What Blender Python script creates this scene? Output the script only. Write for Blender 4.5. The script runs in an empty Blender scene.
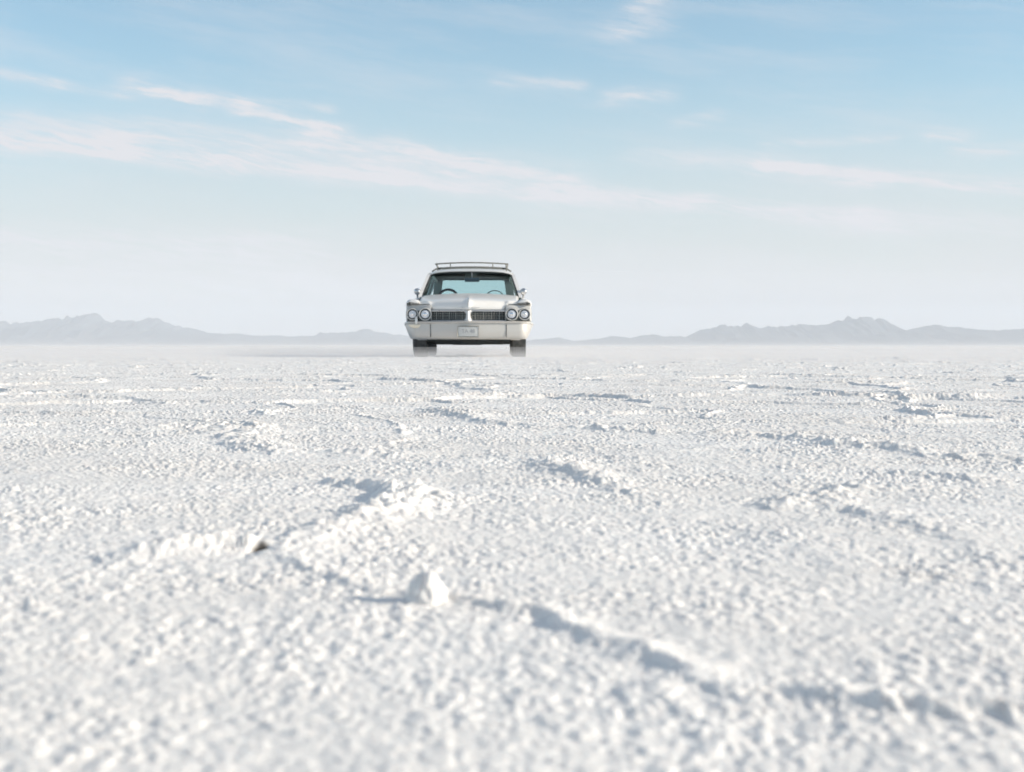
import bpy, bmesh, math, random
import numpy as np
from mathutils import Vector
from mathutils import noise as mnoise

random.seed(7)
R = math.radians
SC = bpy.context.scene
COL = SC.collection

# ------------------------------------------------------------------ camera
F_PX, W_PX, H_PX = 1422.0, 1024, 772
CAM_H, HORIZON = 0.178, 346.0
PITCH = math.atan((H_PX / 2 - HORIZON) / F_PX)
cam = bpy.data.cameras.new("camera")
cam.sensor_width = 36.0
cam.lens = 36.0 * F_PX / W_PX
cam.clip_start, cam.clip_end = 0.02, 120000
cam_o = bpy.data.objects.new("camera", cam)
COL.objects.link(cam_o)
cam_o.location = (0, 0, CAM_H)
cam_o.rotation_euler = (math.pi / 2 - PITCH, 0, 0)
cam.dof.use_dof = True
cam.dof.focus_distance = 4.6
cam.dof.aperture_fstop = 11.0
SC.camera = cam_o

# ------------------------------------------------------------------ light and exposure
SUN_AZ, SUN_EL = 95.0, 20.0           # degrees clockwise from +Y
SC.view_settings.view_transform = 'Standard'
SC.view_settings.look = 'None'
SC.view_settings.gamma = 1.0
SC.view_settings.use_curve_mapping = False
SC.view_settings.exposure = 0.38
SC.render.engine = 'CYCLES'
SC.cycles.use_denoising = True
SC.cycles.volume_bounces = 1
SC.cycles.adaptive_threshold = 0.02
SC.cycles.max_bounces = 6
SC.cycles.diffuse_bounces = 3
SC.cycles.transparent_max_bounces = 16

sun = bpy.data.lights.new("sun", 'SUN')
sun.energy = 4.75
sun.angle = R(0.6)
sun.color = (1.0, 0.88, 0.73)
sun_o = bpy.data.objects.new("sun", sun)
COL.objects.link(sun_o)
sv = Vector((math.cos(R(SUN_EL)) * math.sin(R(SUN_AZ)), math.cos(R(SUN_EL)) * math.cos(R(SUN_AZ)), math.sin(R(SUN_EL))))
sun_o.rotation_euler = sv.to_track_quat('Z', 'Y').to_euler()
sun_o.location = (30, -5, 20)

# ------------------------------------------------------------------ world: sky with cirrus
world = bpy.data.worlds.new("World")
SC.world = world
world.use_nodes = True
wn, wl = world.node_tree.nodes, world.node_tree.links
world.cycles.sampling_method = 'MANUAL'
world.cycles.sample_map_resolution = 512
bg = wn['Background']
bg.inputs['Strength'].default_value = 0.115


def wmath(op, a, b=None, clamp=False):
    n = wn.new('ShaderNodeMath'); n.operation = op; n.use_clamp = clamp
    for i, v in enumerate((a, b)):
        if v is None: continue
        if isinstance(v, (int, float)): n.inputs[i].default_value = v
        else: wl.new(v, n.inputs[i])
    return n.outputs[0]


def wvec(op, a, b=None, scale=None, out=0):
    n = wn.new('ShaderNodeVectorMath'); n.operation = op
    for i, v in enumerate((a, b)):
        if v is None: continue
        if isinstance(v, tuple): n.inputs[i].default_value = v
        else: wl.new(v, n.inputs[i])
    if scale is not None:
        if isinstance(scale, (int, float)): n.inputs['Scale'].default_value = scale
        else: wl.new(scale, n.inputs['Scale'])
    return n.outputs[out]


sky = wn.new('ShaderNodeTexSky')
sky.sky_type = 'NISHITA'
sky.sun_disc = False
sky.sun_elevation = R(SUN_EL)
sky.sun_rotation = R(SUN_AZ)
sky.air_density = 1.0
sky.dust_density = 0.4
sky.ozone_density = 2.5
tc = wn.new('ShaderNodeTexCoord')
sep = wn.new('ShaderNodeSeparateXYZ'); wl.new(tc.outputs['Generated'], sep.inputs[0])
az = wmath('MULTIPLY', wmath('ARCTAN2', sep.outputs[0], sep.outputs[1]), 180 / math.pi)
el = wmath('MULTIPLY', wmath('ARCSINE', sep.outputs[2]), 180 / math.pi)
comb = wn.new('ShaderNodeCombineXYZ'); wl.new(az, comb.inputs[0]); wl.new(el, comb.inputs[1])
P = comb.outputs[0]                                   # (azimuth, elevation) in degrees


def wnoise(vec, scale, detail=4, rough=0.55, sx=1.0, sy=1.0, rot=0.0, off=(0, 0, 0), color=False):
    m = wn.new('ShaderNodeMapping'); wl.new(vec, m.inputs['Vector'])
    m.inputs['Rotation'].default_value = (0, 0, rot)
    m.vector_type = 'TEXTURE'
    m.inputs['Scale'].default_value = (1 / sx, 1 / sy, 1)
    m.inputs['Location'].default_value = off
    n = wn.new('ShaderNodeTexNoise'); n.inputs['Scale'].default_value = scale
    n.inputs['Detail'].default_value = detail; n.inputs['Roughness'].default_value = rough
    wl.new(m.outputs[0], n.inputs['Vector'])
    return n.outputs['Color' if color else 'Fac']


def ramp01(v, lo, hi):
    n = wn.new('ShaderNodeMapRange'); n.interpolation_type = 'SMOOTHSTEP'
    wl.new(v, n.inputs['Value'])
    n.inputs['From Min'].default_value = lo; n.inputs['From Max'].default_value = hi
    return n.outputs[0]


def to_deg(px, py):
    X = (px - 512) / F_PX; Z = (HORIZON - py) / F_PX
    return (math.degrees(math.atan2(X, 1)), math.degrees(math.atan2(Z, math.hypot(X, 1))))


warp = wvec('SCALE', wvec('SUBTRACT', wnoise(P, 0.5, 6, 0.65, sx=0.5, rot=R(-8), color=True), (0.5, 0.5, 0.5)), scale=0.75)
PW = wvec('ADD', P, warp)
STREAKS = [  # ax, ay, bx, by, half width in px, strength
    (-60, 132, 110, 148, 11, .95), (110, 148, 230, 164, 9, .85), (215, 160, 400, 178, 8, .6), (380, 176, 560, 193, 8, .6),
    (540, 191, 700, 202, 6, .6), (690, 204, 860, 217, 8, .55),
    (135, 84, 240, 102, 7, .55), (240, 98, 330, 110, 4, .3), (150, 92, 205, 106, 5, .4), (250, 112, 330, 132, 8, .6), (320, 134, 470, 168, 9, .45),
    (150, 130, 340, 160, 14, .24), (330, 150, 560, 182, 13, .26), (390, 138, 560, 178, 6, .4),
    (-40, 66, 60, 84, 5, .55), (60, 84, 130, 95, 4, .3), (615, 99, 665, 97, 6, .5), (620, 34, 648, 26, 10, .45), (634, 12, 650, 2, 7, .35), (500, 82, 575, 87, 5, .35),
    (770, 165, 870, 180, 8, .6), (860, 178, 1080, 190, 8, .65), (640, 156, 800, 166, 8, .35), (770, 144, 890, 140, 4, .35),
    (935, 136, 955, 138, 6, .45), (960, 153, 1080, 148, 6, .45), (680, 124, 712, 116, 5, .3),
    (870, 222, 1080, 230, 10, .35), (-60, 236, 300, 250, 15, .5), (-60, 262, 420, 290, 24, .4), (560, 196, 900, 226, 14, .25), (30, 118, 300, 150, 10, .25), (520, 275, 700, 283, 12, .2),
]
acc = None
for ax, ay, bx, by, hw, st in STREAKS:
    a, b = to_deg(ax, ay), to_deg(bx, by)
    d = (b[0] - a[0], b[1] - a[1]); L2 = d[0] ** 2 + d[1] ** 2
    pa = wvec('SUBTRACT', PW, (a[0], a[1], 0.0))
    t = wmath('MULTIPLY', wvec('DOT_PRODUCT', pa, (d[0] / L2, d[1] / L2, 0.0), out=1), 1.0, True)
    q = wvec('SUBTRACT', pa, wvec('SCALE', (d[0], d[1], 0.0), scale=t))
    q = wvec('MULTIPLY', q, (0.45, 1.0, 0.0))
    dist2 = wvec('DOT_PRODUCT', q, q, out=1)
    w = hw * math.degrees(1 / F_PX)
    m = wmath('MULTIPLY', wmath('EXPONENT', wmath('MULTIPLY', dist2, -1.0 / (w * w))), st)
    m = wmath('MULTIPLY', m, 1.5)
    acc = m if acc is None else wmath('ADD', acc, m)
fib = wnoise(PW, 1.2, 8, 0.68, sx=0.16, sy=1.9, rot=R(-8))
fib2 = wnoise(PW, 2.8, 8, 0.7, sx=0.22, sy=1.6, rot=R(-12), off=(3, 1, 0))
fibs = wmath('ADD', wmath('ADD', wmath('MULTIPLY', ramp01(fib, 0.38, 0.66), 0.9), 0.14), wmath('MULTIPLY', ramp01(fib2, 0.38, 0.68), 0.45))
cirrus = wmath('MULTIPLY', acc, fibs, True)
# scattered thin cirrus over the rest of the sky
faint = wmath('MULTIPLY', ramp01(wnoise(PW, 0.35, 6, 0.6, sx=0.2, sy=1.5, rot=R(-8), off=(9, 4, 0)), 0.42, 0.72), 0.30)
cirrus = wmath('ADD', cirrus, faint, True)
# thin veil that thickens towards the horizon
bank = wmath('MULTIPLY', wmath('SUBTRACT', wnoise(P, 0.22, 4, 0.5, sx=0.35), 0.5), 3.2)
veil = wmath('SUBTRACT', 1.0, ramp01(wmath('ADD', el, bank), 0.5, 12.5))
veil = wmath('ADD', wmath('MULTIPLY', veil, 0.87), 0.08)


def wmix(f, a, b):
    n = wn.new('ShaderNodeMix'); n.data_type = 'RGBA'
    wl.new(f, n.inputs[0])
    for i, v in ((6, a), (7, b)):
        if isinstance(v, tuple): n.inputs[i].default_value = (*v, 1)
        else: wl.new(v, n.inputs[i])
    return n.outputs[2]


tint = wn.new('ShaderNodeMix'); tint.data_type = 'RGBA'; tint.blend_type = 'MULTIPLY'
tint.inputs[0].default_value = 1.0
wl.new(sky.outputs[0], tint.inputs[6]); tint.inputs[7].default_value = (0.94, 1.17, 1.11, 1)
VEIL_COL = (4.5, 4.36, 4.5)
CIRRUS_COL = (5.0, 5.0, 5.25)
high = wmath('MULTIPLY', ramp01(el, 16, 45), 0.40)      # unseen white veil added overhead to neutralise the ambient light
c0 = wmix(high, tint.outputs[2], (2.6, 2.42, 2.25))
c1 = wmix(veil, c0, VEIL_COL)
c2 = wmix(cirrus, c1, CIRRUS_COL)
wl.new(c2, bg.inputs['Color'])


# ------------------------------------------------------------------ helpers
def tag(o, label=None, cat=None, group=None, kind=None):
    if label: o['label'] = label
    if cat: o['category'] = cat
    if group: o['group'] = group
    if kind: o['kind'] = kind
    return o


def material(name, color, rough=0.5, metal=0.0, coat=0.0, spec=0.5, noise=None):
    m = bpy.data.materials.new(name); m.use_nodes = True
    n, l = m.node_tree.nodes, m.node_tree.links
    b = n['Principled BSDF']
    b.inputs['Base Color'].default_value = (*color, 1)
    b.inputs['Roughness'].default_value = rough
    b.inputs['Metallic'].default_value = metal
    b.inputs['Coat Weight'].default_value = coat
    b.inputs['Specular IOR Level'].default_value = spec
    if noise:                                         # (scale, amount, second colour)
        sc, amt, c2 = noise
        tcn = n.new('ShaderNodeTexCoord')
        t = n.new('ShaderNodeTexNoise'); t.inputs['Scale'].default_value = sc; t.inputs['Detail'].default_value = 6
        l.new(tcn.outputs['Object'], t.inputs['Vector'])
        r = n.new('ShaderNodeMapRange'); l.new(t.outputs['Fac'], r.inputs['Value'])
        r.inputs['From Min'].default_value = 0.45; r.inputs['From Max'].default_value = 0.75
        r.inputs['To Max'].default_value = amt
        mx = n.new('ShaderNodeMix'); mx.data_type = 'RGBA'
        l.new(r.outputs[0], mx.inputs[0])
        mx.inputs[6].default_value = (*color, 1); mx.inputs[7].default_value = (*c2, 1)
        l.new(mx.outputs[2], b.inputs['Base Color'])
        rr = n.new('ShaderNodeMapRange'); l.new(t.outputs['Fac'], rr.inputs['Value'])
        rr.inputs['To Min'].default_value = max(0.02, rough - 0.12); rr.inputs['To Max'].default_value = min(1, rough + 0.15)
        l.new(rr.outputs[0], b.inputs['Roughness'])
    return m


def glass(name, tint_col, refl=0.06):
    m = bpy.data.materials.new(name); m.use_nodes = True
    n, l = m.node_tree.nodes, m.node_tree.links
    n.remove(n['Principled BSDF'])
    tr = n.new('ShaderNodeBsdfTransparent'); tr.inputs[0].default_value = (*tint_col, 1)
    gl = n.new('ShaderNodeBsdfGlossy'); gl.inputs['Roughness'].default_value = 0.03
    fr = n.new('ShaderNodeFresnel'); fr.inputs['IOR'].default_value = 1.45
    ad = n.new('ShaderNodeMath'); ad.operation = 'MAXIMUM'; l.new(fr.outputs[0], ad.inputs[0]); ad.inputs[1].default_value = refl
    mx = n.new('ShaderNodeMixShader')
    l.new(ad.outputs[0], mx.inputs[0]); l.new(tr.outputs[0], mx.inputs[1]); l.new(gl.outputs[0], mx.inputs[2])
    l.new(mx.outputs[0], n['Material Output'].inputs['Surface'])
    return m


class MB:
    """collects shapes and links them as one mesh object"""
    def __init__(s): s.bm = bmesh.new()

    def box(s, x0, x1, y0, y1, z0, z1, bevel=0.0, seg=2):
        r = bmesh.ops.create_cube(s.bm, size=1.0)
        bmesh.ops.scale(s.bm, verts=r['verts'], vec=(x1 - x0, y1 - y0, z1 - z0))
        bmesh.ops.translate(s.bm, verts=r['verts'], vec=((x0 + x1) / 2, (y0 + y1) / 2, (z0 + z1) / 2))
        if bevel:
            es = list({e for v in r['verts'] for e in v.link_edges})
            bmesh.ops.bevel(s.bm, geom=es, offset=bevel, segments=seg, profile=0.6, affect='EDGES')
        return s

    def grid(s, rows, close_u=False, cap=False):
        vs = [[s.bm.verts.new(p) for p in r] for r in rows]
        n = len(rows[0])
        for i in range(len(rows) - 1):
            for j in range(n if close_u else n - 1):
                k = (j + 1) % n
                s.bm.faces.new((vs[i][j], vs[i][k], vs[i + 1][k], vs[i + 1][j]))
        if cap:
            s.bm.faces.new(list(reversed(vs[0]))); s.bm.faces.new(vs[-1])
        return s

    def tube(s, pts, r, n=8, cap=True):
        pts = [Vector(p) for p in pts]
        rows = []
        for i, p in enumerate(pts):
            t = (pts[min(i + 1, len(pts) - 1)] - pts[max(i - 1, 0)]).normalized()
            up = Vector((0, 0, 1)) if abs(t.z) < 0.9 else Vector((0, 1, 0))
            a = t.cross(up).normalized(); b = a.cross(t).normalized()
            rr = r[i] if isinstance(r, (list, tuple)) else r
            rows.append([p + (a * math.cos(q) + b * math.sin(q)) * rr for q in (2 * math.pi * k / n for k in range(n))])
        return s.grid(rows, True, cap)

    def lathe(s, prof, c, axis='Y', n=32):
        """prof: (radius, along-axis offset)"""
        rows = []
        for rad, h in prof:
            row = []
            for k in range(n):
                q = 2 * math.pi * k / n
                u, v = rad * math.cos(q), rad * math.sin(q)
                row.append(Vector(c) + (Vector((u, h, v)) if axis == 'Y' else Vector((h, u, v))))
            rows.append(row)
        return s.grid(rows, True, False)

    def build(s, name, mat, parent=None, smooth=True, angle=35, solid=0.0, sub=0):
        bm = s.bm
        bmesh.ops.remove_doubles(bm, verts=bm.verts, dist=1e-6)
        bmesh.ops.recalc_face_normals(bm, faces=bm.faces)
        me = bpy.data.meshes.new(name)
        bm.to_mesh(me); bm.free()
        me.materials.append(mat)
        o = bpy.data.objects.new(name, me)
        COL.objects.link(o)
        if parent is not None: o.parent = parent
        if smooth:
            me.polygons.foreach_set('use_smooth', [True] * len(me.polygons))
            sharp = R(angle)
            bm2 = bmesh.new(); bm2.from_mesh(me)
            for e in bm2.edges:
                if len(e.link_faces) == 2 and e.calc_face_angle(0) > sharp: e.smooth = False
            bm2.to_mesh(me); bm2.free()
        if solid:
            md = o.modifiers.new('thickness', 'SOLIDIFY'); md.thickness = solid; md.offset = 0
        if sub:
            md = o.modifiers.new('smooth', 'SUBSURF'); md.levels = md.render_levels = sub
        return o


# ------------------------------------------------------------------ ground: salt crust
def ground_at(px, py):
    d = CAM_H * F_PX / (py - HORIZON)
    return ((px - 512) / F_PX * d, d)


def hash01(ix, iy, seed):
    h = (ix.astype(np.int64) * 374761393 + iy.astype(np.int64) * 668265263 + seed * 1274126177) & 0xffffffff
    h = ((h ^ (h >> 13)) * 1274126177) & 0xffffffff
    h = ((h ^ (h >> 16)) * 2246822519) & 0xffffffff
    h = h ^ (h >> 15)
    return (h & 0xffffff).astype(np.float32) / 16777216.0


def vnoise(x, y, seed):
    ix, iy = np.floor(x), np.floor(y)
    fx, fy = x - ix, y - iy
    out = 0
    ux, uy = fx * fx * fx * (fx * (fx * 6 - 15) + 10), fy * fy * fy * (fy * (fy * 6 - 15) + 10)
    g = []
    for dx, dy in ((0, 0), (1, 0), (0, 1), (1, 1)):
        a = hash01(ix + dx, iy + dy, seed) * 6.2831853
        g.append(np.cos(a) * (fx - dx) + np.sin(a) * (fy - dy))
    return (g[0] * (1 - ux) + g[1] * ux) * (1 - uy) + (g[2] * (1 - ux) + g[3] * ux) * uy     # about -0.7..0.7


def fbm(x, y, seed, octv=3):
    s, a = 0, 1.0
    for i in range(octv):
        s = s + a * vnoise(x, y, seed + i); x = x * 2.03 + 7.1; y = y * 2.03 + 3.7; a *= 0.5
    return s


def worley(x, y, seed, jit=0.9):
    ix, iy = np.floor(x), np.floor(y)
    f1 = np.full(x.shape, 9.0, np.float32); f2 = f1.copy(); idr = np.zeros(x.shape, np.float32)
    for dx in (-1, 0, 1):
        for dy in (-1, 0, 1):
            cx, cy = ix + dx, iy + dy
            px = cx + 0.5 + jit * (hash01(cx, cy, seed) - 0.5); py = cy + 0.5 + jit * (hash01(cx, cy, seed + 1) - 0.5)
            d = np.sqrt((x - px) ** 2 + (y - py) ** 2).astype(np.float32)
            near = d < f1
            f2 = np.where(near, f1, np.minimum(f2, d))
            idr = np.where(near, hash01(cx, cy, seed + 2), idr)
            f1 = np.where(near, d, f1)
    return f1, f2, idr


RIDGES = [  # points in the photograph (x, y, height in mm), half width in mm
    ([(258, 557, 6), (275, 563, 9), (300, 572, 9), (335, 582, 10), (370, 592, 9), (405, 597, 7), (430, 600, 7), (452, 602, 10), (490, 610, 14), (530, 618, 17), (565, 630, 18),
      (600, 645, 17), (640, 658, 18), (690, 676, 18), (730, 688, 10), (780, 694, 7), (830, 700, 19), (880, 707, 23), (940, 716, 24), (1000, 722, 24), (1080, 732, 22)], 13),
    ([(112, 562, 5), (150, 560, 14), (185, 558, 17), (215, 555, 18), (245, 555, 13), (262, 555, 8)], 22),
    ([(262, 555, 12), (300, 545, 12), (340, 532, 13), (372, 517, 17), (392, 503, 21), (402, 492, 20)], 34),
    ([(402, 492, 15), (380, 488, 14), (350, 484, 12), (318, 478, 7)], 26),
    ([(402, 492, 10), (435, 493, 6), (470, 488, 5), (530, 487, 4), (580, 478, 4)], 36),
    ([(430, 463, 3), (500, 460, 5), (535, 461, 14), (558, 470, 20), (590, 481, 19), (622, 489, 10)], 42),
    ([(208, 436, 6), (226, 428, 22), (255, 430, 24), (232, 441, 16), (252, 449, 20), (280, 453, 13)], 48),
    ([(132, 431, 6), (160, 430, 20), (194, 430, 15)], 45),
    ([(322, 455, 5), (350, 453, 18), (382, 455, 12)], 42),
    ([(230, 417, 3), (330, 406, 8), (415, 407, 12), (440, 410, 22), (470, 417, 22), (482, 420, 12)], 60),
    ([(482, 420, 20), (505, 423, 14), (560, 427, 10), (600, 429, 20), (655, 432, 14), (700, 434, 6), (722, 433, 22), (742, 434, 8)], 55),
    ([(762, 438, 16), (790, 440, 22), (820, 443, 20), (850, 447, 24), (885, 450, 22), (918, 454, 12)], 55),
    ([(925, 455, 5), (960, 457, 15), (1012, 458, 13), (1060, 456, 10)], 50),
    ([(768, 506, 12), (790, 503, 15), (815, 496, 13), (845, 490, 20), (872, 491, 12)], 36),
    ([(800, 506, 6), (850, 511, 9), (900, 521, 8), (950, 540, 7), (990, 560, 4)], 28),
    ([(880, 472, 6), (920, 474, 12), (960, 478, 12)], 40),
    ([(138, 401, 8), (165, 402, 22), (200, 402, 12)], 65),
    ([(55, 413, 10), (95, 412, 20), (125, 413, 10)], 60),
    ([(600, 470, 3), (660, 455, 4), (760, 438, 6)], 40),
    ([(300, 474, 3), (240, 462, 5), (120, 465, 4), (0, 470, 5)], 38),
    ([(690, 676, 10), (660, 690, 8), (640, 705, 4)], 14),
    ([(800, 552, 2), (860, 575, 6), (950, 575, 7), (960, 580, 3)], 26),
]


def salt_height(x, y, fine):
    """height in metres at ground points; fine: mask of points near enough for crystals"""
    r = np.hypot(x, y)
    h = 0.006 * fbm(x * 1.3, y * 1.3, 11, 2) + 0.0022 * fbm(x * 9, y * 9, 17, 2)
    wob = 0.016 + 0.03 * np.clip((r - 1.0) / 1.5, 0, 1)
    wx = x + wob * vnoise(x * 9, y * 9, 31) + 0.012 * vnoise(x * 33, y * 33, 33)
    wy = y + wob * vnoise(x * 9, y * 9, 35) + 0.012 * vnoise(x * 33, y * 33, 37)
    lump = 0.55 + 1.0 * vnoise(x * 28, y * 28, 41) + 0.8 * vnoise(x * 70, y * 70, 43)
    ridge = np.zeros(x.shape, np.float32)
    for pts, hw in RIDGES:
        g = [(*ground_at(a, b), c / 1000.0 * (0.32 if b > 555 and a > 255 else (0.85 if b > 480 and a < 420 else 0.52))) for a, b, c in pts]
        hw = hw / 1000.0
        pad = hw * 3 + 0.06
        xs, ys = [q[0] for q in g], [q[1] for q in g]
        sel = np.nonzero((wx > min(xs) - pad) & (wx < max(xs) + pad) & (wy > min(ys) - pad) & (wy < max(ys) + pad))[0]
        if not len(sel): continue
        sx, sy = wx[sel], wy[sel]
        best = np.zeros(len(sel), np.float32)
        for (ax, ay, ah), (bx, by, bh) in zip(g, g[1:]):
            dx, dy = bx - ax, by - ay
            t = np.clip(((sx - ax) * dx + (sy - ay) * dy) / (dx * dx + dy * dy), 0, 1)
            qx, qy = sx - ax - t * dx, sy - ay - t * dy
            d = np.hypot(qx, qy)
            side = qx * dy - qy * dx                                   # > 0 towards one side
            w = np.where(qx > 0, hw * 1.35, hw * 0.55)                # thrust plates: steep on the lee side
            best = np.maximum(best, (ah + (bh - ah) * t) * np.exp(-(d / w) ** 2))
        ridge[sel] = np.maximum(ridge[sel], best)
    # salt plates over the rest of the flat: each lies at its own level, its rim pushed up in places
    far = np.clip((r - 2.0) / 2.0, 0, 1)
    gx, gy = x + 0.22 * vnoise(x * 1.7, y * 1.7, 51) + 0.05 * vnoise(x * 8, y * 8, 55), y + 0.22 * vnoise(x * 1.7, y * 1.7, 53) + 0.05 * vnoise(x * 8, y * 8, 57)
    for cell, lift, rim, rw, sd in ((1.5, .013, .013, .04, 61), (0.62, .009, .009, .022, 67)):
        f1, f2, idr = worley(gx / cell + 20.3, gy / cell + 4.9, sd)
        e = (f2 - f1) * cell
        patch = np.clip(vnoise(x * 1.5, y * 1.5, sd + 10) * 3.2 + 0.35, 0, 1)
        h = h + far * lift * (idr - 0.5) * np.clip(e / 0.012, 0, 1)
        ridge = np.maximum(ridge, rim * (0.85 + np.clip((r - 9) / 16, 0, 1)) * np.exp(-(e / rw) ** 2) * patch * far)
    lm = np.where(r < 1.4, 0.3 * lump + 0.74, 0.6 * lump + 0.5)
    h = h + ridge * np.clip(lm, 0.3, 1.5)
    # crystals
    i = np.nonzero(fine)[0]
    fx, fy = x[i], y[i]
    k = 0.75 + 1.1 * (fbm(fx * 5, fy * 5, 91, 2) + 0.1)
    k = np.clip(k, 0.5, 1.4) + np.minimum(14 * ridge[i], 0.28)
    k = k * (0.66 + 0.79 * np.clip((r[i] - 0.7) / 3.0, 0, 1))
    c1, _, id1 = worley(fx / 0.0068, fy / 0.0085, 101)
    c2, _, id2 = worley(fx / 0.0135 + 3, fy / 0.017, 111)
    mid = np.clip((r[i] - 0.9) / 1.2, 0, 1)
    cr = (0.0021 + 0.0006 * mid) * id1 ** 1.3 * np.clip(1 - (c1 / 0.62) ** 2, 0, 1) + (0.0028 - 0.0012 * mid) * id2 ** 2 * np.clip(1 - (c2 / 0.6) ** 2, 0, 1) ** 0.8
    cr = cr + 0.0006 * vnoise(fx / 0.004, fy / 0.004, 131)
    h[i] += (cr * k).astype(h.dtype)
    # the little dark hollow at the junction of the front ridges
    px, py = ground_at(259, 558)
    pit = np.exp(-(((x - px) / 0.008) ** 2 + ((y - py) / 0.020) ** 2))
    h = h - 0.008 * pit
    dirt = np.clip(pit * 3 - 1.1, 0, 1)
    mud = np.clip(ridge / 0.014, 0, 1) * np.clip(vnoise(x * 6, y * 6, 141) * 2.2 - 0.1, 0, 1) * np.clip(-vnoise(x * 40, y * 40, 143) * 3, 0, 1)
    return h, np.clip(dirt + 0.38 * mud, 0, 1)


def make_ground():
    r1 = np.geomspace(0.28, 9.0, 1180, endpoint=False)
    r2 = np.geomspace(9.0, 70.0, 340, endpoint=False)
    r3 = np.geomspace(70.0, 60000.0, 70)
    rr = np.concatenate([[0.05, 0.15], r1, r2, r3])
    a_s = np.linspace(R(23), R(62), 330)[1:]
    a_c = np.linspace(R(62), 2 * math.pi - R(62), 42)[1:-1]
    aa = np.concatenate([-a_s[::-1], np.linspace(-R(23), R(23), 1000), a_s, a_c])
    nr, na = len(rr), len(aa)
    A, RR = np.meshgrid(aa, rr)
    x = (RR * np.sin(A)).ravel(); y = (RR * np.cos(A)).ravel()
    rad = RR.ravel(); ang = A.ravel()
    infan = ang <= R(62.01)
    fine = infan & (rad < 45)
    x32, y32 = x.astype(np.float64), y.astype(np.float64)
    z = np.zeros(len(x)); dirt = np.zeros(len(x), np.float32)
    m = rad < 400
    zz, dd = salt_height(x32[m], y32[m], fine[m])
    z[m] = zz * np.clip((400 - rad[m]) / 300, 0, 1); dirt[m] = dd
    co = np.stack([x, y, z], 1).astype(np.float32)
    co = np.concatenate([co, [[0, 0, 0]]]).astype(np.float32)
    dirt = np.append(dirt, 0).astype(np.float32)
    i = np.arange(nr - 1)[:, None] * na; j = np.arange(na)[None, :]; k = (j + 1) % na
    quads = np.stack([i + j, i + k, i + na + k, i + na + j], -1).reshape(-1, 4)[:, ::-1]
    j0 = np.arange(na)
    tris = np.stack([np.full(na, nr * na), j0, (j0 + 1) % na], 1)[:, ::-1]
    loops = np.concatenate([quads.ravel(), tris.ravel()]).astype(np.int32)
    nq = len(quads)
    starts = np.concatenate([np.arange(nq) * 4, nq * 4 + np.arange(na) * 3]).astype(np.int32)
    me = bpy.data.meshes.new('salt_flat')
    me.vertices.add(len(co)); me.vertices.foreach_set('co', co.ravel())
    me.loops.add(len(loops)); me.loops.foreach_set('vertex_index', loops)
    me.polygons.add(len(starts)); me.polygons.foreach_set('loop_start', starts)
    me.update(calc_edges=True)
    me.polygons.foreach_set('use_smooth', np.ones(len(me.polygons), bool))
    at = me.attributes.new('dirt', 'FLOAT', 'POINT'); at.data.foreach_set('value', dirt)
    o = bpy.data.objects.new('salt_flat', me); COL.objects.link(o)
    return o


def salt_material():
    m = bpy.data.materials.new('salt_crust'); m.use_nodes = True
    n, l = m.node_tree.nodes, m.node_tree.links
    b = n['Principled BSDF']
    b.inputs['Roughness'].default_value = 0.62
    b.inputs['Specular IOR Level'].default_value = 0.3
    b.inputs['Subsurface Weight'].default_value = 0.55
    b.inputs['Subsurface Radius'].default_value = (1.0, 0.9, 0.85)
    b.inputs['Subsurface Scale'].default_value = 0.007
    geo = n.new('ShaderNodeNewGeometry')
    at = n.new('ShaderNodeAttribute'); at.attribute_name = 'dirt'
    t = n.new('ShaderNodeTexNoise'); t.inputs['Scale'].default_value = 2.2; t.inputs['Detail'].default_value = 7
    l.new(geo.outputs['Position'], t.inputs['Vector'])
    cr = n.new('ShaderNodeValToRGB'); l.new(t.outputs['Fac'], cr.inputs[0])
    cr.color_ramp.elements[0].position = 0.3; cr.color_ramp.elements[0].color = (.79, .765, .735, 1)
    cr.color_ramp.elements[1].position = 0.7; cr.color_ramp.elements[1].color = (.88, .865, .845, 1)
    mx = n.new('ShaderNodeMix'); mx.data_type = 'RGBA'
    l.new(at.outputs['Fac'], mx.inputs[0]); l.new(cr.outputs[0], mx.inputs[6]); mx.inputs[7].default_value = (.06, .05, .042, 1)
    l.new(mx.outputs[2], b.inputs['Base Color'])
    n1 = n.new('ShaderNodeTexNoise'); n1.inputs['Scale'].default_value = 260; n1.inputs['Detail'].default_value = 3
    n2 = n.new('ShaderNodeTexVoronoi'); n2.inputs['Scale'].default_value = 55
    for q in (n1, n2): l.new(geo.outputs['Position'], q.inputs['Vector'])
    b1 = n.new('ShaderNodeBump'); b1.inputs['Strength'].default_value = 0.38; b1.inputs['Distance'].default_value = 0.003
    b2 = n.new('ShaderNodeBump'); b2.inputs['Strength'].default_value = 0.25; b2.inputs['Distance'].default_value = 0.006
    l.new(n1.outputs['Fac'], b1.inputs['Height']); l.new(n2.outputs['Distance'], b2.inputs['Height'])
    l.new(b2.outputs[0], b1.inputs['Normal']); l.new(b1.outputs[0], b.inputs['Normal'])
    return m


M_SALT = salt_material()
ground = make_ground()
ground.data.materials.append(M_SALT)
tag(ground, 'white cracked salt crust reaching to the horizon', kind='structure')


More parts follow.
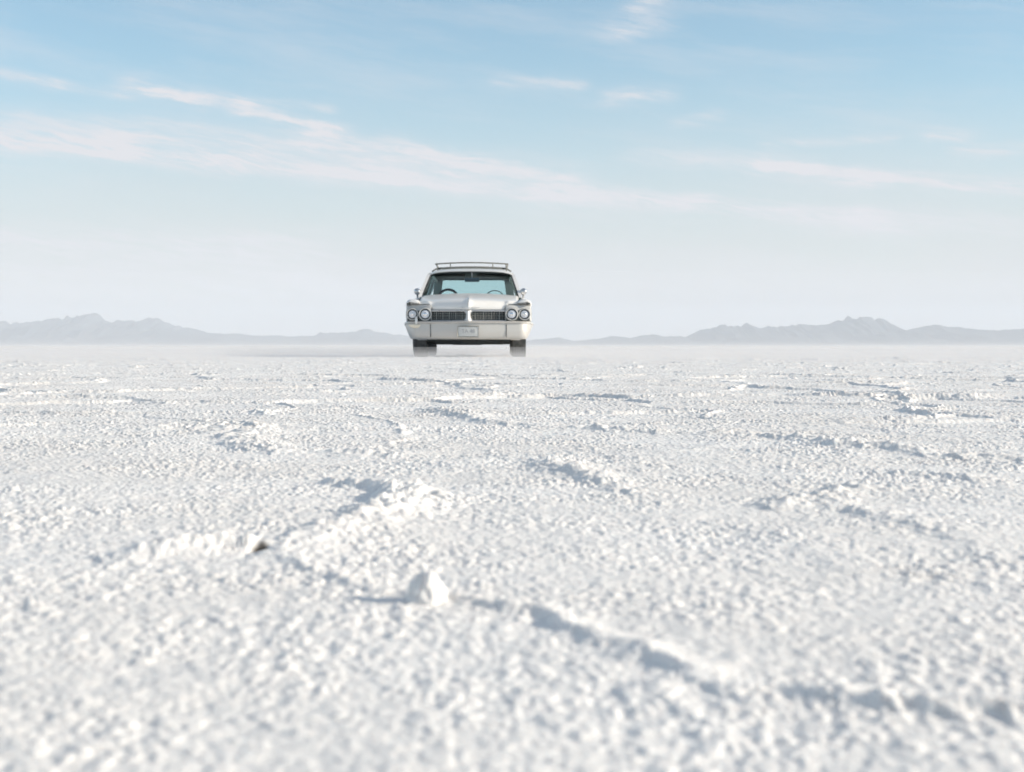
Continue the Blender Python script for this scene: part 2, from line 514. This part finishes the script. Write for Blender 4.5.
# ------------------------------------------------------------------ far mountains
def mountain_range(name, profile, dist, depth, label, seed):
    """profile: skyline points (px, py). A real ridge of that height at its own distance, with flanks and spurs."""
    pts = [((px - 512) / F_PX, (HORIZON - py) / F_PX) for px, py in profile]
    tx = np.array([p[0] for p in pts]); th = np.array([p[1] for p in pts]) * dist + CAM_H
    n, mrow = 1400, 61
    u = np.linspace(tx[0], tx[-1], n)
    crest = np.interp(u, tx, th)
    kx = u * dist
    jag = sum(a * (0.2 - np.abs(vnoise(kx / wl_, kx * 0 + seed + q, seed + 30 + q))) for q, (wl_, a) in enumerate(((520, .18), (230, .26), (110, .24), (60, .14))))
    crest = crest * (1 + jag)
    v = np.linspace(-1, 1, mrow)
    U, V = np.meshgrid(u, v)
    C = np.tile(crest, (mrow, 1))
    X = U * dist; Y = dist + V * depth
    base = np.clip(1 - np.abs(V), 0, 1) ** 1.25
    spur = np.abs(fbm(X / 900 + seed, Y / 1500, seed, 4))
    taper = np.abs(V)
    Z = C * base * (1 + 0.9 * (spur - 0.35) * taper * 3) + C * (base * 0.10 * fbm(X / 420, Y / 420, seed + 9, 3) + 0.16 * base * (0.22 - np.abs(fbm(X / 260 + 40, Y / 700, seed + 21, 4))) + taper * base * 1.5 * (0.26 - np.abs(fbm(X / 700 + Y / 2500, Y / 2600, seed + 3, 4))))
    Z = np.where(np.abs(V) > 0.985, -8, Z)
    rows = [[(X[i, j], Y[i, j], Z[i, j]) for j in range(n)] for i in range(mrow)]
    return tag(MB().grid(rows).build(name, M_ROCK, angle=180), label, kind='structure')


M_ROCK = material('mountain_rock', (.07, .085, .11), 0.95, spec=0.1, noise=(0.004, 0.6, (.15, .155, .16)))
LEFT = [(-260, 338), (-200, 330), (-150, 324), (-90, 319), (-50, 323), (-20, 322), (0, 321), (20, 324), (40, 323), (55, 319), (70, 317), (82, 320), (95, 316), (108, 322), (120, 320), (135, 324),
        (150, 321), (165, 323), (173, 328), (186, 329), (200, 332), (213, 333), (225, 335), (245, 334), (255, 336), (275, 337), (300, 337), (320, 334),
        (340, 334), (360, 330), (371, 331), (385, 334), (400, 335), (425, 339), (450, 341), (480, 344)]
RIGHT = [(500, 344), (520, 342), (537, 340), (558, 338), (575, 341), (600, 339), (612, 337), (630, 339), (642, 336), (655, 335), (666, 338), (686, 337), (696, 333), (710, 328), (725, 326.5),
         (750, 326), (766, 327), (776, 329), (786, 328), (800, 327), (815, 328), (830, 326), (840, 322), (848, 319), (858, 320), (868, 318), (879, 320), (890, 325),
         (905, 332), (920, 328), (936, 327), (950, 328.5), (970, 329), (986, 332), (1010, 331), (1040, 329), (1090, 332), (1150, 327), (1220, 333), (1290, 340)]
mountain_range('mountains', LEFT, 15500.0, 2600.0, 'pale blue mountain range fading in haze at the left', 5)
mountain_range('mountains', RIGHT, 14000.0, 2400.0, 'pale blue mountain range with one taller peak at the right', 8)


# ------------------------------------------------------------------ haze, and low mist layers added to imitate the mirage
def volume_box(name, lo, hi, density, color, aniso, label):
    mb = MB().box(lo[0], hi[0], lo[1], hi[1], lo[2], hi[2])
    m = bpy.data.materials.new(name); m.use_nodes = True
    n, l = m.node_tree.nodes, m.node_tree.links
    n.remove(n['Principled BSDF'])
    v = n.new('ShaderNodeVolumePrincipled')
    v.inputs['Density'].default_value = density
    v.inputs['Color'].default_value = (*color, 1)
    v.inputs['Anisotropy'].default_value = aniso
    l.new(v.outputs[0], n['Material Output'].inputs['Volume'])
    return tag(mb.build(name, m, smooth=False), label, kind='stuff')


volume_box('haze', (-21000, -2000, -12), (21000, 21000, 520), 0.78e-4, (.82, .875, .95), 0.0, 'pale dry haze over the whole salt flat')
volume_box('shimmer_mist', (-90, 12.0, -0.3), (90, 60, 0.165), 0.022, (.77, .775, .80), 0.0, 'thin white mist added for the mirage shimmer round the tyres')
volume_box('shimmer_mist', (-80, 12.6, -0.28), (80, 55, 0.125), 0.020, (.77, .775, .80), 0.0, 'whiter band of added mirage mist low around the tyres')
volume_box('shimmer_mist', (-70, 13.2, -0.26), (70, 50, 0.085), 0.05, (.77, .775, .80), 0.0, 'thicker white added mirage mist lying at the foot of the tyres')
volume_box('shimmer_mist', (-3000, 62, -0.5), (3000, 5000, 3.4), 0.0003, (.77, .775, .80), 0.0, 'pale shimmer veiling the horizon under the mountains')

# ------------------------------------------------------------------ materials of the car
M_PAINT = material('cream_paint', (.78, .772, .755), 0.36, coat=0.35, noise=(3.0, 0.35, (.66, .64, .60)))
M_HOUSING = material('grey_enamel', (.50, .50, .49), 0.4, noise=(12, 0.4, (.42, .41, .40)))
M_BAR = material('grille_bar_metal', (.38, .39, .37), 0.4, metal=0.4)
M_CHROME = material('worn_chrome', (.62, .63, .64), 0.28, metal=1.0, noise=(14, 0.6, (.45, .45, .45)))
M_BUMPER = material('bumper_metal', (.56, .55, .53), 0.36, metal=0.4, noise=(5, 0.45, (.55, .53, .50)))
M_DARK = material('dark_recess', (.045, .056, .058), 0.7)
M_CABIN = material('cabin_trim', (.07, .085, .085), 0.75)
M_HEADLINER = material('headliner_cloth', (.075, .085, .08), 0.9)
M_PILLAR = material('pillar_trim', (.26, .29, .27), 0.7, noise=(8, 0.4, (.18, .21, .20)))
M_RUBBER = material('tyre_rubber', (.085, .09, .09), 0.85, noise=(9, 0.7, (.24, .235, .23)))
M_RACK = material('rack_metal', (.30, .30, .27), 0.45, metal=0.5, noise=(20, 0.7, (.18, .15, .12)))
M_BLACK = material('black_plastic', (.02, .025, .028), 0.45)
M_LENS = material('lamp_lens', (.72, .74, .78), 0.12, coat=0.8, noise=(60, 0.5, (.55, .57, .63)))
M_REFLECTOR = material('lamp_reflector', (.8, .8, .82), 0.15, metal=1.0)
M_REFLECTION = material('cream_reflection', (.85, .76, .62), 0.3)  # colour of the reflection painted on the bumper's left end
M_PLATE = material('plate_enamel', (.62, .62, .60), 0.5, noise=(25, 0.5, (.5, .49, .46)))
M_PLATE_INK = material('plate_ink', (.33, .33, .35), 0.6, noise=(60, 0.8, (.55, .55, .54)))
M_MIRRORGLASS = material('mirror_glass', (.80, .86, .88), 0.04, metal=1.0)
M_BLUEGLASS = material('tinted_mirror', (.10, .22, .27), 0.3, coat=0.5)
M_SCREEN = glass('windscreen_glass', (.80, .94, .95), 0.035)
M_TINT = glass('tinted_glass', (.66, .84, .84), 0.04)
M_RED = material('red_lens', (.35, .02, .02), 0.2, coat=0.5)

# ------------------------------------------------------------------ the car (local: x right as the camera sees it, y backwards, z up)
car = bpy.data.objects.new('station_wagon', None)
COL.objects.link(car)
car.location = (-0.675, 22.0, 0)
car.rotation_euler = (0, 0, R(0.6))
tag(car, 'vintage cream station wagon facing the camera with a roof rack, alone on the salt', 'car')


def vee(x, k=0.20):
    return (k + .04) * (math.sqrt(x * x + 0.0009) - 0.03)


def interp(t, pts):
    for (a, va), (b, vb) in zip(pts, pts[1:]):
        if t <= b:
            return va + (vb - va) * max(0, (t - a) / (b - a))
    return pts[-1][1]


# body shell with fenders and an open cabin
rows = []
for y in (0.36, 0.40, 0.44, 0.5, 0.7, 0.95, 1.2, 1.5, 1.56, 1.62, 1.8, 2.2, 2.8, 3.4, 4.0, 4.6, 4.98, 5.04, 5.2, 5.28):
    w = interp(y, [(0.16, .965), (.32, .99), (.7, 1.0), (4.0, 1.0), (4.9, .975), (5.2, .94), (5.28, .90)])
    zt = interp(y, [(0.16, .885), (.32, .905), (1.0, .925), (1.5, .965), (1.9, .99), (4.8, 1.0), (5.2, .97), (5.28, .93)])
    cabin = 1.55 < y < 5.0
    zi = 0.45 if cabin else (0.78 if y < 1.55 else zt - .01)
    zb = interp(y, [(0.16, .34), (.5, .27), (4.8, .27), (5.28, .4)])
    half = [(0, zb), (.4, zb), (w - .2, zb), (w - .07, zb + .05), (w - .03, zb + .2), (w - .005, .60), (w, .68), (w - .012, .77), (w - .035, zt - .07),
            (w - .06, zt - .02), (w - .10, zt), (w - .15, zt), (w - .17, zt - .02), (w - .18, zi), (.4, zi), (0, zi)]
    ring = [(x, y, z) for x, z in half] + [(-x, y, z) for x, z in reversed(half[1:-1])]
    rows.append(ring)
body_mb = MB().grid(rows, True, True)
body = body_mb.build('body', M_PAINT, car, angle=40)
for yw in (1.0, 4.15):                                              # wheel openings
    cut = MB().lathe([(0.0, -1.3), (.415, -1.3), (.415, 1.3), (0.0, 1.3)], (0, yw, .36), 'X', 40).build('wheel_cut', M_DARK, smooth=False)
    md = body.modifiers.new('opening', 'BOOLEAN'); md.operation = 'DIFFERENCE'; md.object = cut; md.solver = 'EXACT'
    dg = bpy.context.evaluated_depsgraph_get()
    me = bpy.data.meshes.new_from_object(body.evaluated_get(dg))
    body.modifiers.clear(); body.data = me
    bpy.data.objects.remove(cut)

# undercarriage: low dark pans and front suspension
mb = MB()
mb.box(-.66, .66, .45, 4.9, .255, .33)
mb.box(-.55, .55, .72, .95, .20, .27, .02).box(-.3, .2, 1.2, 2.2, .195, .27, .03).box(.25, .38, 1.9, 4.6, .21, .27, .03).box(-.74, .74, 4.05, 4.2, .29, .36, .02)
mb.box(-.68, -.5, .8, 1.3, .205, .30, .02).box(.5, .68, .8, 1.3, .205, .30, .02).box(-.12, .12, .5, .75, .215, .3, .02)
mb.build('undercarriage', M_DARK, car)

# hood
rows = []
PROF = [(0.03, .730), (0.0, .738), (-.015, .765), (-.008, .80), (.005, .84), (.03, .872), (.085, .892), (.2, .912), (.5, .952), (.85, .988), (1.2, 1.018), (1.52, 1.044)]
for y, z in PROF:
    f = max(0, 1 - max(0, y - .1) / 1.2)
    row = []
    for i in range(-24, 25):
        x = .775 * i / 24
        ax = abs(x)
        zz = z - .04 * (ax / .775) ** 2 * (1 if y > .06 else .3) + .014 * math.exp(-(x / .03) ** 2) * min(1, .25 + max(0, z - .72) * 4) * max(0, 1 - max(0, y - .05) / .9)
        nose = 1 if y < .04 else 0
        if z < .85:
            zz = max(zz, .712 + .10 * min(1, max(0, (ax - .56) / .03)) + (z - .712) * .5 * (1 if ax > .58 else 0)) if ax > .55 else zz
        yy = y + vee(x, .24) * (0.25 + .75 * f) - .02 * math.exp(-(x / .03) ** 2) * f
        row.append((x, yy, zz))
    rows.append(row)
hood = MB().grid(rows).build('hood', M_PAINT, car, angle=50, solid=.012)
MB().box(-.012, .012, -.075, -.035, .80, .925, .008).build('hood_ornament', M_CHROME, hood)
mb = MB()
for k, x in enumerate((-.10, -.07, -.045)): mb.box(x, x + .018, .02 - .035, .03 - .03, .765 + .004 * (k % 2), .781, .003)
mb.build('emblem', M_CHROME, hood)
mb = MB()
for k, x in enumerate((.05, .085, .12, .15)): mb.box(x, x + .022, -.028 + .006 * k, -.012 + .006 * k, .768 + .003 * (k % 2), .777, .003)
mb.build('emblem_script', M_CHROME, hood)
# cowl and dashboard
MB().box(-.80, .80, 1.50, 1.66, .93, 1.0, .02).build('cowl', M_PAINT, car)
MB().box(-.78, .78, 1.70, 2.0, .86, .985, .04).build('dashboard', M_CABIN, car)

# fascia behind grille and lamps, centre prow
mb = MB()
mb.grid([[(x, .06 + vee(x), z) for x in [i / 10 for i in range(-9, 10)]] for z in (.54, .73)])
mb.build('grille_recess', M_DARK, car)
rows = []
for z, hw, yo in ((.555, .06, -.02), (.580, .035, -.03), (.61, .020, -.035), (.66, .013, -.035), (.70, .022, -.03), (.725, .05, -.02)):
    rows.append([(-hw - .02, yo + .05, z), (-hw, yo + .012, z), (-hw * .4, yo - .006, z), (0, yo - .014, z), (hw * .4, yo - .006, z), (hw, yo + .012, z), (hw + .02, yo + .05, z)])
MB().grid(rows).build('prow', M_PAINT, car, solid=.01)

# two grille halves
for s in (-1, 1):
    def gp(x, z, yo=0.0): return (s * x, vee(x) + yo, z)
    x0, x1, z0, z1, rr = .028, .580, .572, .718, .06
    outline = []
    for k in range(9):
        q = math.pi / 2 + math.pi / 2 * k / 8; outline.append((x0 + rr + rr * math.cos(q), z1 - rr + rr * math.sin(q)))
    for k in range(9):
        q = math.pi + math.pi / 2 * k / 8; outline.append((x0 + rr + rr * math.cos(q), z0 + rr + rr * math.sin(q)))
    outline = [(x1, z1)] + outline + [(x1, z0)]
    fr = MB().tube([gp(x, z, -.012) for x, z in outline], .008, 8).build('grille', M_CHROME, car)
    mb = MB()
    for z, t in ((.609, .0022), (.645, .0032), (.682, .0022)):
        mb.tube([gp(x0 + .01 + (x1 - x0 - .02) * k / 8, z, .012) for k in range(9)], t, 6)
    n = 13 if s > 0 else 16
    for k in range(n):
        x = x0 + .035 + (x1 - x0 - .05) * k / (n - 1)
        mb.tube([gp(x, z0 + .004, .016), gp(x, z1 - .004, .016)], .0042 if k % 3 == 1 else .0018, 6)
    mb.build('bars', M_BAR, fr)
    # moulding above the grille
    MB().tube([gp(x, .728, -.012) for x in (.03, .2, .4, .58)], .008, 8).build('grille_moulding', M_CHROME, car)

# headlamp housings, brows and four headlights
for s in (-1, 1):
    rows = []
    for x in (.575, .60, .70, .80, .90, .955, .975):
        y = vee(x) - .03 + (.05 if x > .96 else 0) + (.012 if x < .58 else 0)
        zt = .815 if x < .93 else .80
        zb = .57
        rows.append([(s * x, y + .20, zb), (s * x, y + .02, zb), (s * x, y, zb + .02), (s * x, y, zt - .02), (s * x, y + .015, zt), (s * x, y + .20, zt)])
    hs = MB().grid(rows, True, True).build('headlamp_housing', M_HOUSING, car, angle=40)
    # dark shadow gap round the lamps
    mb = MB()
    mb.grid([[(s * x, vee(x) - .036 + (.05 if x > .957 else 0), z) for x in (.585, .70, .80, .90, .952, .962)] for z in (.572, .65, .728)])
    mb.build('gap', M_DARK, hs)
    for x, rad in ((.672, .103), (.872, .097)):
        y = vee(x) - .036
        c = (s * x, y, .672)
        bz = MB().lathe([(rad * .98, .02), (rad, -.01), (rad * .96, -.026), (rad * .88, -.03), (rad * .80, -.024), (rad * .79, .0)], c, n=36).build('headlight', M_HOUSING, car)
        MB().lathe([(rad * .80, -.010), (rad * .74, -.016), (rad * .62, -.008), (rad * .62, .01)], c, n=36).build('gasket', M_DARK, bz)
        MB().lathe([(rad * .63, -.012), (rad * .59, -.020), (rad * .4, -.030), (0.002, -.035)], c, n=36).build('lens', M_LENS, bz)
        MB().lathe([(rad * .30, -.033), (rad * .22, -.039), (0.002, -.040)], c, n=20).build('reflector', M_REFLECTOR, bz)
    # fender brow above the lamps
    rows = []
    for y, zt, zb, w in ((-.06, .86, .845, .93), (-.05, .885, .83, .955), (.0, .903, .822, .968), (.1, .908, .815, .972), (.3, .908, .80, .985)):
        yo = vee(.85) + y
        half = [(.77, zb), (w, zb), (w + .008, zb + .02), (w - .004, zt - .035), (w - .03, zt - .008), (w - .07, zt), (.84, zt), (.79, zt - .012), (.77, zt - .03)]
        rows.append([(s * x, yo, z) for x, z in half])
    br = MB().grid(rows, True, True).build('fender_brow', M_PAINT, car, angle=40)
    MB().box(min(s * .90, s * .962), max(s * .90, s * .962), vee(.9) - .075, vee(.9) + .02, .823, .846, .006).build('slot', M_DARK, br)

# front bumper
rows = []
for i in range(-40, 41):
    x = 1.012 * i / 40
    ax = abs(x)
    y = vee(x, .22) - .07 + (max(0, ax - .80) / .21) ** 2.2 * .22
    zb = .285 + .035 * max(0, (ax - .12)) * 0 + (max(0, ax - .90) / .112) ** 1.3 * .235
    zt = .567 - .02 * max(0, ax - .94) / .07
    tp = zt - zb
    rows.append([(x, y + .16, zt - .01), (x, y + .03, zt), (x, y - .008, zt - .004), (x, y - .022, zt - .014), (x, y - .016, zt - .030), (x, y + .014, zt - .040), (x, y + .016, zt - .06),
                 (x, y + .010, zt - tp * .5), (x, y + .022, zt - tp * .8), (x, y + .045, zb + .012), (x, y + .07, zb), (x, y + .16, zb)])
bumper = MB().grid(rows, True, True).build('front_bumper', M_BUMPER, car, angle=50)
for s in (-1, 1):                                                   # joints of the bumper ends
    yj = vee(.59, .22) - .07
    MB().box(s * .59 - .004, s * .59 + .004, yj + .004, yj + .02, .315, .515).build('joint', M_DARK, bumper)
mb = MB(); xg = -.81; yg = vee(xg, .22) - .085
mb.tube([(xg, yg + .02, .535), (xg, yg, .552), (xg, yg, .60), (xg, yg + .008, .628), (xg, yg + .02, .642)], [.024, .023, .02, .015, .004], 14)
mb.build('bumper_guard', M_PAINT, car)
# cream patch painted as a chrome reflection under the lip, left end
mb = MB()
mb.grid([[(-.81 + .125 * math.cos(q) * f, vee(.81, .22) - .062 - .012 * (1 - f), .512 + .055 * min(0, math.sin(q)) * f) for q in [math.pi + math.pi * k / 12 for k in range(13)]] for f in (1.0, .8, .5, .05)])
mb.build('lip_reflection', M_REFLECTION, car, solid=.006)
# licence plate
pl = MB().box(-.155, .155, -.085, -.072, .325, .475, .012, 3).build('license_plate', M_PLATE, car)
mb = MB().tube([(-.163, -.084, .318), (-.163, -.084, .482), (.163, -.084, .482), (.163, -.084, .318), (-.163, -.084, .318)], .006, 6)
mb.build('plate_frame', M_RACK, pl)
cu = bpy.data.curves.new('plate_text', 'FONT'); cu.body = "TA 48"; cu.size = .088; cu.align_x = 'CENTER'; cu.extrude = .001
to = bpy.data.objects.new('plate_text', cu); COL.objects.link(to)
dg = bpy.context.evaluated_depsgraph_get()
tme = bpy.data.meshes.new_from_object(to.evaluated_get(dg)); bpy.data.objects.remove(to)
tme.materials.append(M_PLATE_INK)
pt = bpy.data.objects.new('plate_text', tme); COL.objects.link(pt); pt.parent = pl
pt.rotation_euler = (math.pi / 2, 0, 0); pt.location = (0, -.0865, .378); pt.scale = (.92, 1, 1)

# roof
def roof_z(y): return interp(y, [(2.28, 1.452), (2.5, 1.488), (2.9, 1.52), (3.4, 1.538), (4.4, 1.535), (4.9, 1.515), (5.1, 1.485)])
rows, under = [], []
XS = [-1, -.985, -.95, -.88, -.75, -.5, -.25, 0, .25, .5, .75, .88, .95, .985, 1]
for y in (2.28, 2.33, 2.5, 2.7, 2.9, 3.4, 3.9, 4.4, 4.9, 5.06, 5.1):
    z = roof_z(y); hw = interp(y, [(2.28, .725), (2.6, .735), (4.5, .725), (5.1, .69)])
    bow = (lambda x: .05 * (1 - x * x)) if y < 2.32 else (lambda x: 0)
    rows.append([(x * hw, y - bow(x), z - .022 * x * x - interp(y, [(2.33, .055), (3.0, .10)]) * abs(x) ** 8) for x in XS])
    under.append([(x * (hw - .03), y + (.03 if y < 2.4 else 0), min(z - .03 - .022 * x * x - .06 * abs(x) ** 8, 1.452)) for x in XS])
roof = MB().grid(rows).build('roof', M_PAINT, car, angle=60, solid=.018)
MB().grid(under).build('headliner', M_HEADLINER, car, angle=60)
# front and rear headers
MB().tube([(x * .67, 2.33 - .05 * (1 - x * x), 1.432 - .018 * x * x - .012 * abs(x) ** 6) for x in XS], .014, 8).build('header_trim', M_CABIN, car)
mb = MB()
mb.grid([[(x, 5.04, z) for x in (-.70, -.61, -.4, 0, .4, .61, .70)] for z in (1.425, 1.50)])
mb.build('rear_header', M_HEADLINER, car, solid=.06)


def bar(mb, a, b, wx, wy, n=6):
    a, b = Vector(a), Vector(b)
    rows = []
    for k in range(n):
        p = a.lerp(b, k / (n - 1))
        rows.append([(p.x - wx, p.y - wy, p.z), (p.x + wx, p.y - wy, p.z), (p.x + wx, p.y + wy, p.z), (p.x - wx, p.y + wy, p.z)])
    return mb.grid(rows, True, True)


for s in (-1, 1):
    mb = MB()
    pts = [Vector((s * .835, 1.58, .98)), Vector((s * .80, 1.80, 1.12)), Vector((s * .755, 2.05, 1.27)), Vector((s * .715, 2.33, 1.405))]
    rows = [[(p.x - .026, p.y - .03, p.z), (p.x + .026, p.y - .03, p.z), (p.x + .026, p.y + .05, p.z), (p.x - .026, p.y + .05, p.z)] for p in pts]
    mb.grid(rows, True, True); mb.build('windscreen_pillar', M_PAINT, car, angle=60)
    mb = MB()
    rows = [[(q.x - .014, q.y, q.z), (q.x + .014, q.y, q.z), (q.x + .014, q.y + .02, q.z), (q.x - .014, q.y + .02, q.z)] for q in (p + Vector((-s * .036, -.02, 0)) for p in pts)]
    mb.grid(rows, True, True); mb.build('weatherstrip', M_BLACK, car)
    for y, w in ((3.0, .035), (3.95, .04)):
        mb = MB(); bar(mb, (s * .835, y - .05, .98), (s * .70, y + .05, 1.415), .02, w); mb.build('roof_pillar', M_PILLAR, car)
    mb = MB(); bar(mb, (s * .715, 4.99, .96), (s * .655, 4.96, 1.44), .075, .05); mb.build('tail_pillar', M_PILLAR, car)
    mb = MB(); mb.tube([(s * .70, y, 1.405) for y in (2.35, 3.0, 4.0, 4.98)], .03, 8); mb.build('cant_rail', M_PAINT, car)
    for y0, y1 in ((1.85, 2.94), (3.06, 3.88), (4.02, 4.9)):
        d0 = .5 if y0 < 2 else 0
        MB().grid([[(s * .845, y0, .985), (s * .845, y1, .985)], [(s * .705, y0 + d0, 1.41), (s * .705, y1, 1.41)]]).build('side_window', M_TINT, car)
    # doors seen edge-on: shut lines and handle
    door = MB().grid([[(s * .992, y, .50), (s * 1.004, y, .66), (s * .995, y, .76)] for y in (1.75, 2.3, 2.95)]).build('door', M_PAINT, car, solid=.008)
    MB().tube([(s * 1.0, 2.65, .80), (s * 1.03, 2.68, .80), (s * 1.03, 2.82, .80), (s * 1.0, 2.85, .80)], .01, 8).build('door_handle', M_CHROME, door)
    # mirror
    mx_ = .885
    mr = MB().lathe([(.002, -.05), (.024, -.046), (.046, -.03), (.056, 0), (.057, .018), (.05, .02), (.002, .02)], (s * mx_, 1.72, 1.085), n=24).build('side_mirror', M_CHROME, car)
    MB().tube([(s * mx_, 1.73, 1.06), (s * (mx_ + .0), 1.75, 1.02), (s * .88, 1.78, .955)], .016, 8).build('mirror_arm', M_CHROME, mr)
    MB().lathe([(.048, .0215), (.002, .0225)], (s * mx_, 1.72, 1.085), n=24).build('mirror_face', M_MIRRORGLASS, mr)
    # tail light
    MB().lathe([(.06, .02), (.055, .05), (.002, .06)], (s * .8, 5.26, .70), n=20).build('tail_light', M_RED, car)

# windscreen and rear window
rows = []
for t in (0, .25, .5, .75, 1):
    hw = .815 + (.685 - .815) * t
    row = []
    for i in range(-8, 9):
        u = i / 8
        row.append((u * hw, 1.53 + .08 * u * u + (2.30 - 1.53) * t + .02 * u * u * t, 1.0 + .43 * t - .025 * u ** 4))
    rows.append(row)
MB().grid(rows).build('windscreen', M_SCREEN, car, angle=60)
MB().grid([[(-.66, 5.03, .97), (.66, 5.03, .97)], [(-.61, 4.99, 1.44), (.61, 4.99, 1.44)]]).build('rear_window', M_TINT, car)
MB().box(-.82, .82, 4.9, 5.0, .9, .985, .01).build('tailgate_sill', M_CABIN, car)

# interior: visors, mirror, steering wheel, hoop, seats
for s in (-1, 1):
    MB().box(min(s * .10, s * .60), max(s * .10, s * .60), 2.36, 2.38, 1.365, 1.415, .008).build('sun_visor', M_HEADLINER, car)
rm = MB().box(-.105, .145, 2.16, 2.19, 1.265, 1.332, .015, 3).build('rear_view_mirror', M_BLUEGLASS, car)
MB().tube([(.02, 2.18, 1.33), (.015, 2.24, 1.425)], .008, 8).build('mirror_stalk', M_CHROME, rm)


def ring_pts(c, r, tilt, a0, a1, n):
    out = []
    for k in range(n + 1):
        q = R(a0 + (a1 - a0) * k / n)
        u, v = r * math.cos(q), r * math.sin(q)
        out.append((c[0] + u, c[1] + v * math.sin(tilt), c[2] + v * math.cos(tilt)))
    return out


sw = MB().tube(ring_pts((-.385, 2.12, .995), .16, R(28), 0, 360, 40), .021, 8, False).build('steering_wheel', M_BLACK, car)
mb = MB()
for q in (20, 160, 270):
    mb.tube([(-.395, 2.10, .985), ring_pts((-.385, 2.12, .995), .157, R(28), q, q, 1)[0]], .012, 8)
mb.lathe([(.002, -.02), (.035, -.015), (.04, .02)], (-.395, 2.1, .985), n=16)
mb.build('spokes', M_BLACK, sw)
MB().tube([(-.385, 2.12, .995), (-.395, 1.85, .88)], .025, 10).build('steering_column', M_BLACK, sw)
MB().tube(ring_pts((.405, 2.0, .955), .165, R(15), 0, 180, 24), .008, 8).build('dash_hoop', M_CABIN, car)
for y, nm in ((2.75, 'front_seat'), (3.75, 'rear_seat')):
    MB().box(-.70, .70, y, y + .16, .5, .96, .06, 3).box(-.70, .70, y - .45, y, .5, .62, .05, 3).build(nm, M_CABIN, car)
# wipers
for x0, x1 in ((-.52, -.05), (.10, .55)):
    MB().tube([(x0, 1.53, 1.008), ((x0 + x1) / 2, 1.50, 1.020), (x1, 1.50, 1.022)], .005, 6).build('wiper', M_BLACK, car)

# roof rack
rk = MB()
XR = [-1, -.97, -.9, -.6, -.3, 0, .3, .6, .9, .97, 1]
def rack_pt(x, y, dz): return (x * .618, y + .06 * x * x, dz + .02 * (1 - x * x))
rk.tube([rack_pt(x, 2.86, 1.612) for x in XR], .012, 8)
rk.build('roof_rack', M_RACK, car)
rack = bpy.data.objects['roof_rack']
mb = MB(); mb.tube([rack_pt(x * .9, 2.84, 1.535) for x in XR], .013, 8)
mb.tube([(-.565, 2.88, 1.538), (-.63, 2.86, 1.515), (-.69, 2.86, 1.475)], .014, 8).tube([(.565, 2.88, 1.538), (.63, 2.86, 1.515), (.69, 2.86, 1.475)], .014, 8)
mb.build('crossbar', M_RACK, rack)
for yb in (3.6, 4.4): MB().tube([rack_pt(x * .9, yb, 1.56) for x in XR], .012, 8).build('crossbar', M_RACK, rack)
for s in (-1, 1):
    MB().tube([(s * .63, 2.92, 1.612), (s * .63, 3.6, 1.612), (s * .63, 4.45, 1.61)], .012, 8).build('side_rail', M_RACK, rack)
    for x, y in ((.37, 2.88), (.60, 2.93), (.62, 3.7), (.62, 4.4)):
        MB().tube([(s * x, y, 1.50), (s * x, y, 1.618)], .009, 8).build('post', M_RACK, rack)
    MB().box(s * .565 - .03, s * .565 + .03, 2.86, 2.96, 1.515, 1.545, .008).build('foot', M_BLACK, rack)

# wheels: rim with tyre
def make_wheel(x, y, s):
    c = (x, y, .352)
    k = s
    rim = MB().lathe([(.19, -.09 * k), (.20, .07 * k), (.185, .085 * k), (.15, .06 * k), (.11, .075 * k), (.06, .10 * k), (.002, .105 * k)], c, 'X', 36).build('wheel', M_CHROME, car)
    prof = [(.19, -.085), (.25, -.108), (.30, -.112), (.335, -.102)]
    x_ = -.09
    while x_ < .0901:                                                # tread grooves
        prof += [(.352, x_), (.352, x_ + .024), (.343, x_ + .026), (.343, x_ + .032)]; x_ += .0345
    prof += [(.335, .102), (.30, .112), (.25, .108), (.19, .085)]
    MB().lathe(prof, c, 'X', 56).build('tyre', M_RUBBER, rim, angle=25)


for y in (1.0, 4.15):
    for s in (-1, 1):
        make_wheel(s * .79, y, s)
for y in (1.0, 4.15): MB().tube([(-.79, y, .352), (.79, y, .352)], .035, 8).build('axle', M_DARK, car)


# ------------------------------------------------------------------ loose salt chunks on the ridges
def chunk(px, py, w, h, seed, label, pointy=0.5):
    x, y = ground_at(px, py)
    bm = bmesh.new()
    bmesh.ops.create_icosphere(bm, subdivisions=5, radius=1.0)
    for v in bm.verts:
        c = v.co.copy(); o3 = Vector((seed * 3.1, seed, 0))
        f1 = mnoise.voronoi(c * 3.2 + o3)[0][0]
        k = 1 + .22 * mnoise.noise(c * 1.4 + o3) + .16 * mnoise.noise(c * 3.6 + o3) + .26 * max(0, .5 - f1) + .07 * mnoise.noise(c * 9 + o3)
        taper = 1 - pointy * max(0, c.z) * .85
        v.co = (c.x * k * w / 2 * taper, c.y * k * w / 2 * taper, c.z * k * h)
    me = bpy.data.meshes.new('salt_chunk'); bm.to_mesh(me); bm.free()
    me.materials.append(M_SALT)
    me.polygons.foreach_set('use_smooth', [True] * len(me.polygons))
    o = bpy.data.objects.new('salt_chunk', me); COL.objects.link(o)
    zz, _ = salt_height(np.array([x]), np.array([y]), np.array([True]))
    o.location = (x, y, float(zz[0]) * 0.6 + .001); o.rotation_euler = (0, 0, seed)
    return tag(o, label, 'salt chunk')


chunk(426, 604, .030, .020, 3, 'small white cone shaped salt lump standing on the nearest crack ridge', .45)
